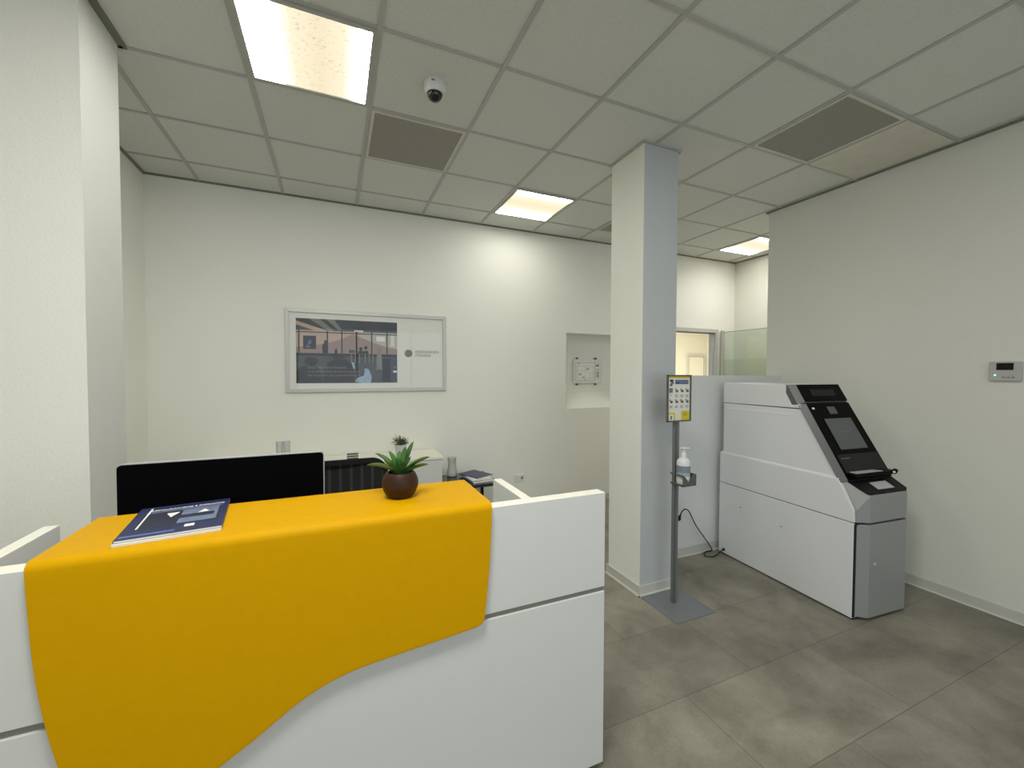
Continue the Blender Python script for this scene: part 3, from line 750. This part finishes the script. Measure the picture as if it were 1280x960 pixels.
# desks and seated figures in front
RC(.53, .99, .30, .425, 'slate', 6); RC(.50, .78, .12, .30, 'greyp', 7)
for xx in (.52, .56, .60, .66, .70, .74): RC(xx, xx + .008, .32, .47, 'slate2', 7)
EL(.14, .34, .062, .07, 'dark', 8); PR([(0, 0), (0, .20), (.06, .27), (.19, .27), (.24, .12), (.24, 0)], 'dark', 8)
EL(.395, .42, .065, .038, 'dark', 8); PR([(.355, .42), (.365, .54), (.385, .54), (.39, .44)], 'dark', 8)
PR([(.25, 0), (.25, .20), (.30, .32), (.36, .38), (.46, .38), (.52, .32), (.55, .18), (.56, 0)], 'dark', 8)
PR([(.525, .33), (.55, .33), (.56, .24), (.545, .22)], 'jacket', 9)
PR([(.555, .02), (.64, 0), (.72, .0), (.73, .10), (.70, .22), (.66, .24), (.65, .12), (.58, .08)], 'jacket', 8)
PR([(.77, .20), (.79, .58), (.83, .58), (.84, .20)], 'slate2', 7); PR([(.78, .0), (.79, .22), (.83, .22), (.83, .0)], 'greyp', 8)
RC(.84, .93, .02, .40, 'dark', 7); RC(.94, .995, .02, .38, 'navy', 8); RC(.955, .995, .17, .20, 'paperw', 9); RC(.96, .985, .25, .265, 'bluegrey', 9)
p.build('printed_photo', t, recalc=False)
RX = Matrix.Rotation(PI / 2, 4, 'X')
def PT(body, size, x, z, m, name='caption'):
    lx, ly, lz = x - t.location.x, YB - .0155 - t.location.y, z - t.location.z
    text_part(name, body, size, Matrix.Translation((lx, ly, lz)) @ RX, m, t)
PT('Senza Miss Senni Premiere', .030, -.225, 1.565, 'slate2')
PT('La professionalità dei nostri consulenti', .028, -.225, 1.530, 'slate2')
PT('per la gestione del risparmio di famiglia', .028, -.225, 1.495, 'slate2')
lg = MB(); yy = YB - .0125
cxl, czl = .660, 1.717
lg.poly([(cxl + .037 * math.cos(2 * PI * k / 32), yy, czl + .037 * math.sin(2 * PI * k / 32)) for k in range(32)], 'ink')
for k in range(12):
    a = 2 * PI * k / 12
    ax, az_ = cxl + .024 * math.cos(a), czl + .024 * math.sin(a)
    lg.poly([(ax + .0045 * math.cos(2 * PI * q_ / 8), yy - .0003, az_ + .0045 * math.sin(2 * PI * q_ / 8)) for q_ in range(8)], 'groove')
lg.build('round_emblem', t, recalc=False)
PT('ASSICURANZA', .036, .722, 1.722, 'ink', 'lettering'); PT('ITALIANA', .036, .722, 1.688, 'ink', 'lettering')
MB().poly([(PX0 + fw_ - .002, YB - .0175, PZ0 + fw_ - .002), (PX1 - fw_ + .002, YB - .0175, PZ0 + fw_ - .002), (PX1 - fw_ + .002, YB - .0175, PZ1 - fw_ + .002), (PX0 + fw_ - .002, YB - .0175, PZ1 - fw_ + .002)], 'glass').build('glass_pane', t)

# ------------------------------------------------------------------ floor plan sign in the wall niche
t = thing('floor_plan_sign', 'small clear sign with a floor plan fixed inside the wall niche', 'sign', (2.87, YB + .26, 1.40))
sx0, sx1, sz0, sz1 = 2.69, 3.10, 1.402, 1.700; ys_ = YB + .24
MB().box(sx0, sx1, ys_ - .004, ys_, sz0, sz1, 'plastic').build('acrylic_plate', t, bevel=.001)
sh = MB(); sh.box(sx0 + .022, sx1 - .015, ys_ - .0045, ys_ - .0041, sz0 + .018, sz1 - .018, 'paperw')
yy = ys_ - .0052
def SB(x0, x1, z0, z1, m='faint'): sh.box(x0, x1, yy, yy + .0004, z0, z1, m)
for (a, b_, c_, d_) in ((.03, .30, .255, .262), (.03, .30, .03, .037), (.03, .036, .03, .262), (.05, .285, .215, .219), (.05, .054, .06, .215), (.05, .285, .06, .064), (.281, .285, .06, .215),
                        (.05, .2, .16, .163), (.12, .123, .06, .16), (.17, .173, .10, .215), (.2, .285, .13, .133), (.235, .238, .06, .13), (.14, .20, .19, .193), (.07, .11, .10, .125), (.19, .225, .165, .195), (.135, .16, .07, .09), (.155, .175, .04, .052),
                        (.06, .09, .235, .25), (.335, .375, .05, .055), (.335, .375, .07, .15), (.335, .375, .165, .18), (.345, .375, .235, .25)):
    SB(sx0 + a, sx0 + b_, sz0 + c_, sz0 + d_)
SB(sx0 + .313, sx0 + .318, sz0 + .03, sz0 + .27, 'dark'); SB(sx0 + .328, sx0 + .372, sz0 + .213, sz0 + .228, 'dark')
sh.build('printed_plan', t)
for x in (sx0 + .055, sx1 - .085):
    for z in (sz0 - .012, sz1 + .012):
        MB().tube([(x, ys_ - .012, z), (x, YB + .26, z)], .011, 'steeld', 14).build('standoff', t, smooth=True)

# ------------------------------------------------------------------ self-service teller machine
T = thing('cash_machine', 'grey floor-standing cash machine with black sloping front by the right wall', 'cash machine', (2.930, 1.467, 0), math.radians(-4.6))
W = 0.5
def part(b, name, parent=T, bevel=0, **k):
    return b.build(name, parent, local=True, bevel=bevel, **k)
part(MB().prism([(0.008, 0.012), (1.045, 0.012), (1.045, 0.605), (0.008, 0.605)], 'x', 0, W, 'atm'), 'lower_panel', bevel=.004)
mid = MB().prism([(0.008, 0.610), (1.045, 0.610), (1.045, 0.856), (0.105, 0.856), (0.012, 0.690)], 'x', 0, W, 'atm')
part(mid, 'middle_panel', bevel=.004)
lip = MB(); n_ = 2
lip.add([(0.0, 0.105, 0.857), (0.0, 1.045, 0.857), (W, 1.045, 0.857), (W, 0.105, 0.857), (0.016, 0.112, 0.872), (0.016, 1.035, 0.872), (W - .016, 1.035, 0.872), (W - .016, 0.112, 0.872)],
        [(0, 1, 5, 4), (1, 2, 6, 5), (2, 3, 7, 6), (3, 0, 4, 7), (4, 5, 6, 7), (0, 3, 2, 1)], 'atmlip')
part(lip, 'ledge')
part(MB().prism([(0.108, 0.872), (1.025, 0.872), (1.025, 1.281), (0.352, 1.281)], 'x', 0.014, W - .014, 'atm'), 'upper_panel', bevel=.003)
part(MB().prism([(0.357, 1.289), (1.027, 1.285), (1.027, 1.452), (0.452, 1.448)], 'x', 0.010, W - .010, 'atm'), 'top_cover', bevel=.004)
part(MB().prism([(0.36, 1.270), (1.02, 1.270), (1.02, 1.44), (0.46, 1.44)], 'x', 0.02, W - .02, 'steeld'), 'seam_core')
part(MB().box(0.0125, 0.016, 0.42, 0.99, 1.232, 1.246, 'atmlip'), 'embossed_rail', bevel=.001)
part(MB().box(0.004, 0.020, 0.10, 1.0, 0.604, 0.611, 'steeld'), 'seam_line')
for (y_, z_) in ((0.83, 0.45), (0.48, 0.42)):
    part(MB().tube([(-0.002, y_, z_), (0.003, y_, z_)], .006, 'groove', 12), 'side_screw')
# sloped fascia: coordinates along the slope (s), out of it (n)
P0 = Vector((0, .069, .852)); es = (Vector((0, .423, 1.451)) - P0).normalized(); en = Vector((1, 0, 0)).cross(es); 
if en.y > 0: en = -en
def F(x, s, n=0.0): return Vector((x, 0, 0)) + P0 + es * s + en * n
def slab(x0, x1, s0, s1, n0, n1, m, b=None):
    b = b or MB()
    vs = [F(x, s, n) for n in (n0, n1) for s in (s0, s1) for x in (x0, x1)]
    return b.add(vs, [(0, 2, 3, 1), (4, 5, 7, 6), (0, 1, 5, 4), (1, 3, 7, 5), (3, 2, 6, 7), (2, 0, 4, 6)], m)
def wedge(s0, s1, m):
    # trapezoid section fascia: wide at the back, narrow at the black face
    b = MB(); vs = []
    for s in (s0, s1):
        vs += [F(0.004, s, -.034), F(W - .004, s, -.034), F(W - .040, s, -.001), F(0.040, s, -.001)]
    return b.add(vs, [(0, 1, 2, 3), (4, 7, 6, 5), (0, 4, 5, 1), (1, 5, 6, 2), (2, 6, 7, 3), (3, 7, 4, 0)], m)
part(wedge(0.0, 0.549, 'atmstrip'), 'fascia_housing', bevel=.002)
# header housing with a level top
hd = MB(); yt = 1.449
pb0 = F(0.004, .557, -.034); pf0 = F(.04, .557, -.001)
vs = []
for x in (.004, W - .004): vs += [(x, pb0.y, pb0.z), (x, .457, 1.449)]
for x in (.040, W - .040): vs += [(x, pf0.y, pf0.z), (x, .423, 1.451)]
vs += [(.02, .50, 1.449), (W - .02, .50, 1.449), (.02, .50, 1.30), (W - .02, .50, 1.30)]
part(MB().hull(vs, 'atmstrip'), 'header_housing', bevel=.002)
fz = slab(.040, W - .040, .0, .548, -.002, .004, 'black'); part(fz, 'black_fascia', bevel=.002)
part(slab(.040, W - .040, .560, .694, -.002, .008, 'black'), 'header_panel', bevel=.003)
part(slab(.13, .37, .60, .65, .008, .009, 'void'), 'header_recess')
sr = part(slab(.115, .391, .194, .432, .004, .0050, 'black'), 'screen_bezel')
part(slab(.121, .385, .203, .425, .0055, .0065, 'screen'), 'display', parent=sr)
part(slab(.20, .30, .325, .329, .0066, .0070, 'ink'), 'display_text', parent=sr)
part(slab(.21, .285, .460, .515, .004, .007, 'steeld'), 'camera_window', bevel=.001)
part(slab(.066, .082, .500, .512, .004, .007, 'ledw'), 'indicator')
# dispensing recess and shelf
part(slab(.055, .445, .045, .170, .004, .006, 'void'), 'dispenser_recess')
part(slab(.075, .16, .140, .146, .006, .008, 'steeld'), 'card_slot')
pA = F(0, .058, .004)
bar = MB(); bar.box(.055, .455, pA.y - .056, pA.y + .004, pA.z - .030, pA.z - .006, 'black'); br_ = part(bar, 'dispenser_shelf', bevel=.006, seg=3)
part(MB().prism([(.085, pA.y - .046), (.335, pA.y - .046), (.300, pA.y + .002), (.085, pA.y + .002)], 'z', pA.z - .006, pA.z - .002, 'keypad'), 'note_tray', parent=br_, bevel=.001)
part(MB().tube([(.420, pA.y - .060, pA.z - .014), (.462, pA.y - .044, pA.z - .012)], .015, 'black', 16), 'shelf_knob', parent=br_, smooth=True)
part(MB().tube([(.421, pA.y - .061, pA.z - .014), (.416, pA.y - .063, pA.z - .014)], .007, 'atmlip', 12), 'knob_light', parent=br_)
# console
part(MB().hull([(.014, .002, .612), (.078, -.034, .612), (.425, -.034, .612), (.478, .0, .612), (.478, .3, .612), (.014, .3, .612),
                (.014, .002, .690), (.478, .0, .690), (.078, -.034, .783), (.425, -.034, .783), (.030, .100, .858), (.470, .100, .858), (.47, .3, .858), (.03, .3, .858)], 'atmfront'), 'console', bevel=.004)
Q0 = Vector((0, -.034, .784)); Q1 = Vector((0, .100, .859)); qs = (Q1 - Q0).normalized(); qn = Vector((0, -qs.z, qs.y))
if qn.z < 0: qn = -qn
def G(x, s, n): return Vector((x, 0, 0)) + Q0 + qs * s + qn * n
def gslab(pts, n0, n1, m):
    b = MB(); k = len(pts); vs = [G(x, s, n0) for x, s in pts] + [G(x, s, n1) for x, s in pts]
    return b.add(vs, [tuple(range(k))[::-1], tuple(range(k, 2 * k))] + [(i, (i + 1) % k, k + (i + 1) % k, k + i) for i in range(k)], m)
part(gslab([(.080, .002), (.420, .002), (.458, .022), (.468, .135), (.040, .135), (.052, .062), (.066, .012)], -.001, .003, 'blackm'), 'console_insert', bevel=.0015)
part(gslab([(.200, .036), (.355, .036), (.355, .096), (.200, .096)], .003, .005, 'keypad'), 'keypad')
# cabinet door below
part(MB().prism([(.018, .004), (.078, -.036), (.425, -.036), (.476, -.004), (.476, .1), (.018, .1)], 'z', .022, .600, 'atmfront'), 'safe_door', bevel=.004)
part(MB().box(.012, .47, .012, .12, 0.0, .022, 'void'), 'kick_plate')
part(MB().box(.010, .47, -.002, .1, .598, .612, 'void'), 'shadow_gap')
part(MB().box(.003, .020, .003, .009, .02, .60, 'void'), 'door_gap_shade')  # black strip painting the shade between side panel and door
lk = MB(); lk.tube([(.123, -.044, .357), (.123, -.034, .357)], .009, 'silver', 16); part(lk, 'lock', smooth=True)

# power cable and plug
tt = thing('power_cable', 'black cable looping from wall plug to the cash machine side', 'cable', (2.63, 2.5, 0))
R46 = math.radians(-4.6)
def AW(x, y, z): return (2.930 + x * math.cos(R46) - y * math.sin(R46), 1.467 + x * math.sin(R46) + y * math.cos(R46), z)
cp = [(2.575, 2.515, .350), (2.588, 2.512, .392), (2.625, 2.510, .418), (2.665, 2.510, .398), (2.70, 2.51, .345), (2.735, 2.51, .285), (2.79, 2.51, .215), (2.855, 2.512, .140), (2.915, 2.515, .070), (2.955, 2.525, .020),
      (2.950, 2.535, .007), (2.90, 2.538, .006), (2.852, 2.515, .006), (2.83, 2.478, .006), (2.855, 2.452, .006), (2.905, 2.445, .010), (2.955, 2.448, .028), AW(-0.014, .985, .045), AW(-0.003, .985, .045)]
# resample smoothly
def cr3(P_, k=6):
    out = []
    for i in range(len(P_) - 1):
        a, b_, c_, d_ = (Vector(P_[max(i - 1, 0)]), Vector(P_[i]), Vector(P_[i + 1]), Vector(P_[min(i + 2, len(P_) - 1)]))
        for j in range(k):
            u = j / k; out.append(0.5 * (2 * b_ + (c_ - a) * u + (2 * a - 5 * b_ + 4 * c_ - d_) * u * u + (3 * b_ - a - 3 * c_ + d_) * u ** 3))
    out.append(Vector(P_[-1])); return out
MB().tube(cr3(cp), .0048, 'cable').build('cord', tt, smooth=True)
pl = MB(); pl.tube([(2.575, 2.566, .335), (2.575, 2.54, .335), (2.575, 2.515, .345)], [.024, .024, .015], 'cable', 16); pl.tube([(2.575, 2.522, .340), (2.578, 2.512, .375)], [.012, .008], 'cable', 12)
pl.build('plug', tt, smooth=True)
g2 = MB(); a, b_ = Vector(AW(-0.012, .985, .045)), Vector(AW(-0.0005, .985, .045)); g2.tube([a, b_], .011, 'cable', 14); g2.build('grommet', tt, smooth=True)

# ------------------------------------------------------------------ sanitiser stand
bx, by = 2.065, 2.06
t = thing('sanitizer_stand', 'grey metal floor stand with a yellow framed notice, beside the pillar', 'stand', (bx, by, 0))
MB().box(1.903, 2.228, 1.865, 2.190, 0, .006, 'plate').build('base_plate', t, bevel=.0015)
MB().box(bx - .017, bx + .017, by - .015, by + .015, .006, 1.30, 'steel').build('pole', t, bevel=.003)
MB().box(bx - .020, bx - .006, by - .018, by - .0145, .006, 1.21, 'steeld').build('pole_channel', t)
cb = MB(); y0, y1 = by - .122, by - .015; x0, x1 = 2.008, 2.120; z0, z1 = .812, .885
cb.box(x0, x1, y0, y1, z0, z0 + .003, 'steeld')
cb.box(x0, x0 + .003, y0, y1, z0, z0 + .012, 'steeld'); cb.box(x0, x0 + .003, y0, y1, z1 - .012, z1, 'steeld')
cb.box(x1 - .003, x1, y0, y1, z0, z1, 'steeld')
cb.prism([(x0, z0), (x1, z0), (x1, z1), (x1 - .030, z1), (x0 + .050, z0 + .026), (x0 + .020, z1 - .012), (x0, z1)], 'y', y0, y0 + .003, 'steeld')
cb.build('bottle_holder', t)
sf = MB(); X0, X1, Z0, Z1 = 1.963, 2.167, 1.214, 1.520; yf_ = by - .020
for (a, b_, c_, d_) in ((X0, X1, Z0, Z0 + .009), (X0, X1, Z1 - .009, Z1), (X0, X0 + .009, Z0, Z1), (X1 - .009, X1, Z0, Z1)): sf.box(a, b_, yf_ - .010, yf_ + .004, c_, d_, 'steeld')
sf.box(X0 + .002, X1 - .002, yf_, yf_ + .004, Z0 + .002, Z1 - .002, 'steeld')
fr_ = sf.build('sign_frame', t, bevel=.001)
po = MB()
def N(x0, x1, z0, z1, m, l=0):
    yy = yf_ - .002 - .0004 * l; w_, h_ = X1 - X0, Z1 - Z0
    po.box(X0 + x0 * w_, X0 + x1 * w_, yy, yy + .0003, Z0 + z0 * h_, Z0 + z1 * h_, m)
N(.03, .97, .02, .98, 'paper'); N(.04, .96, .925, .975, 'yprint', 1)
N(.33, .90, .80, .895, 'bluegrey', 1); N(.36, .52, .815, .84, 'navy', 2); N(.56, .86, .812, .822, 'navy', 2); N(.36, .86, .865, .88, 'blue', 2)
N(.11, .26, .86, .90, 'dark', 1); N(.14, .28, .80, .86, 'ink', 1); N(.12, .22, .76, .80, 'steeld', 1)
for r_ in range(2):
    for c_ in range(4):
        xx = .09 + c_ * .225; zz_ = .60 - r_ * .23
        if r_ == 0 and c_ == 0:
            N(xx, xx + .15, zz_ + .02, zz_ + .12, 'bluegrey', 1); N(xx + .02, xx + .12, zz_ - .06, zz_, 'pale', 1); continue
        N(xx + .02, xx + .07, zz_ + .07, zz_ + .11, 'ink', 1); N(xx + .06, xx + .15, zz_ + .03, zz_ + .08, 'steeld', 1); N(xx + .03, xx + .09, zz_ + .04, zz_ + .06, 'slate2', 1)
        N(xx + .02, xx + .15, zz_ - .035, zz_ - .025, 'slate2', 1); N(xx + .02, xx + .13, zz_ - .055, zz_ - .045, 'slate2', 1); N(xx + .02, xx + .14, zz_ - .075, zz_ - .065, 'slate2', 1)
N(.04, .96, .03, .20, 'yprint', 1); N(.10, .28, .03, .16, 'paper', 2); N(.15, .22, .05, .13, 'ink', 3); N(.34, .60, .03, .20, 'paper', 2); N(.60, .95, .20, .225, 'yprint', 1); N(.68, .86, .12, .19, 'yprint2', 2)
po.build('notice', fr_)
# bottle
bc = (2.063, 1.990, z0 + .004)
t = thing('sanitizer_bottle', 'white pump bottle of hand gel in the holder on the stand', 'bottle', bc)
MB().lathe([(.030, 0), (.040, .003), (.042, .010), (.042, .060), (.042, .135), (.040, .150), (.030, .164), (.018, .172), (.014, .175)], bc, 32, 'plastic').build('body', t, smooth=True)
MB().lathe([(.0426, .078), (.0426, .122)], bc, 32, 'blabel', cap=False).build('label_band', t, smooth=True, recalc=False)
MB().lathe([(.0424, .055), (.0424, .078)], bc, 32, 'gel', cap=False).build('gel_band', t, smooth=True, recalc=False)
MB().lathe([(.016, .174), (.016, .198), (.013, .202), (.007, .205), (.007, .226)], bc, 24, 'plastic').build('pump_collar', t, smooth=True)
pp = MB(); pp.box(bc[0] - .018, bc[0] + .018, bc[1] - .011, bc[1] + .011, bc[2] + .226, bc[2] + .235, 'plastic')
pp.tube([(bc[0] - .01, bc[1], bc[2] + .231), (bc[0] + .030, bc[1] - .012, bc[2] + .231), (bc[0] + .038, bc[1] - .014, bc[2] + .226)], [.006, .005, .004], 'plastic', 10)
pp.build('pump_head', t, bevel=.002)

# ------------------------------------------------------------------ thermostat on the right wall
t = thing('thermostat', 'grey wall control with black display and green light on right wall', 'thermostat', (XR, 1.142, 1.486))
MB().prism(rr(1.073, 1.211, 1.488, 1.609, .008), 'x', XR - .022, XR, 'tgrey').build('housing', t, bevel=.003)
MB().box(XR - .0235, XR - .021, 1.106, 1.178, 1.556, 1.600, 'blackm').build('display', t)
MB().tube([(XR - .0235, 1.183, 1.524), (XR - .021, 1.183, 1.524)], .0055, 'led', 14).build('indicator', t)
for k in range(3): MB().box(XR - .0235, XR - .021, 1.100 + k * .020, 1.113 + k * .020, 1.507, 1.514, 'ink').build('button', t)

# ------------------------------------------------------------------ lights
def area(name, loc, rot, sx, sy, power, col):
    l = bpy.data.lights.new(name, 'AREA'); l.shape = 'RECTANGLE'; l.size = sx; l.size_y = sy; l.energy = power; l.color = col
    o = bpy.data.objects.new(name, l); COL.objects.link(o); o.location = loc; o.rotation_euler = rot; return o
warm = (1.0, 0.985, 0.92)
for x, y, pw in [(-0.101, 0.473, 29), (1.699, 0.473, 7), (-0.101, -1.927, 7)]:  # second lamp is unseen fill, added to brighten the right side
    area('unseen_ceiling_lamp', (x, y, H - .02), (0, 0, 0), .56, .56, pw, warm)
area('recess_lamp', (4.55, 3.2, 2.9), (0, 0, 0), .5, .5, 6, warm)
area('back_room_lamp', (7.0, 7.4, 2.95), (0, 0, 0), 2.5, 2.5, 130, (1.0, .97, .90))
area('window_daylight', (1.2, -3.55, 1.5), (math.radians(90), 0, 0), 4.2, 2.4, 26, (.80, .90, 1.0))

wd = bpy.data.worlds.new('World'); sc.world = wd; wd.use_nodes = True
bg = wd.node_tree.nodes['Background']; bg.inputs['Color'].default_value = (.75, .85, 1.0, 1); bg.inputs['Strength'].default_value = .3

# ------------------------------------------------------------------ camera
cam = bpy.data.cameras.new('Camera'); co = bpy.data.objects.new('Camera', cam); COL.objects.link(co)
cam.sensor_width = 36; cam.lens = 514.2755 * 36 / 1280; cam.clip_start = .02
yw, pt, rl = 0.40606795, -0.0270689222, 0.00282169984
cy_, sy_, cpp, spp, cr_, sr_ = math.cos(yw), math.sin(yw), math.cos(pt), math.sin(pt), math.cos(rl), math.sin(rl)
f_ = Vector((sy_ * cpp, cy_ * cpp, spp)); r_ = Vector((cy_, -sy_, 0)); u_ = r_.cross(f_)
r2 = r_ * cr_ + u_ * sr_; u2 = u_ * cr_ - r_ * sr_
mw = Matrix(((r2.x, u2.x, -f_.x, 0), (r2.y, u2.y, -f_.y, 0), (r2.z, u2.z, -f_.z, 1.53), (0, 0, 0, 1)))
co.matrix_world = mw
sc.camera = co
sc.view_settings.view_transform = 'Standard'
sc.view_settings.look = 'None'
sc.view_settings.exposure = 0.63
sc.view_settings.gamma = 1.13
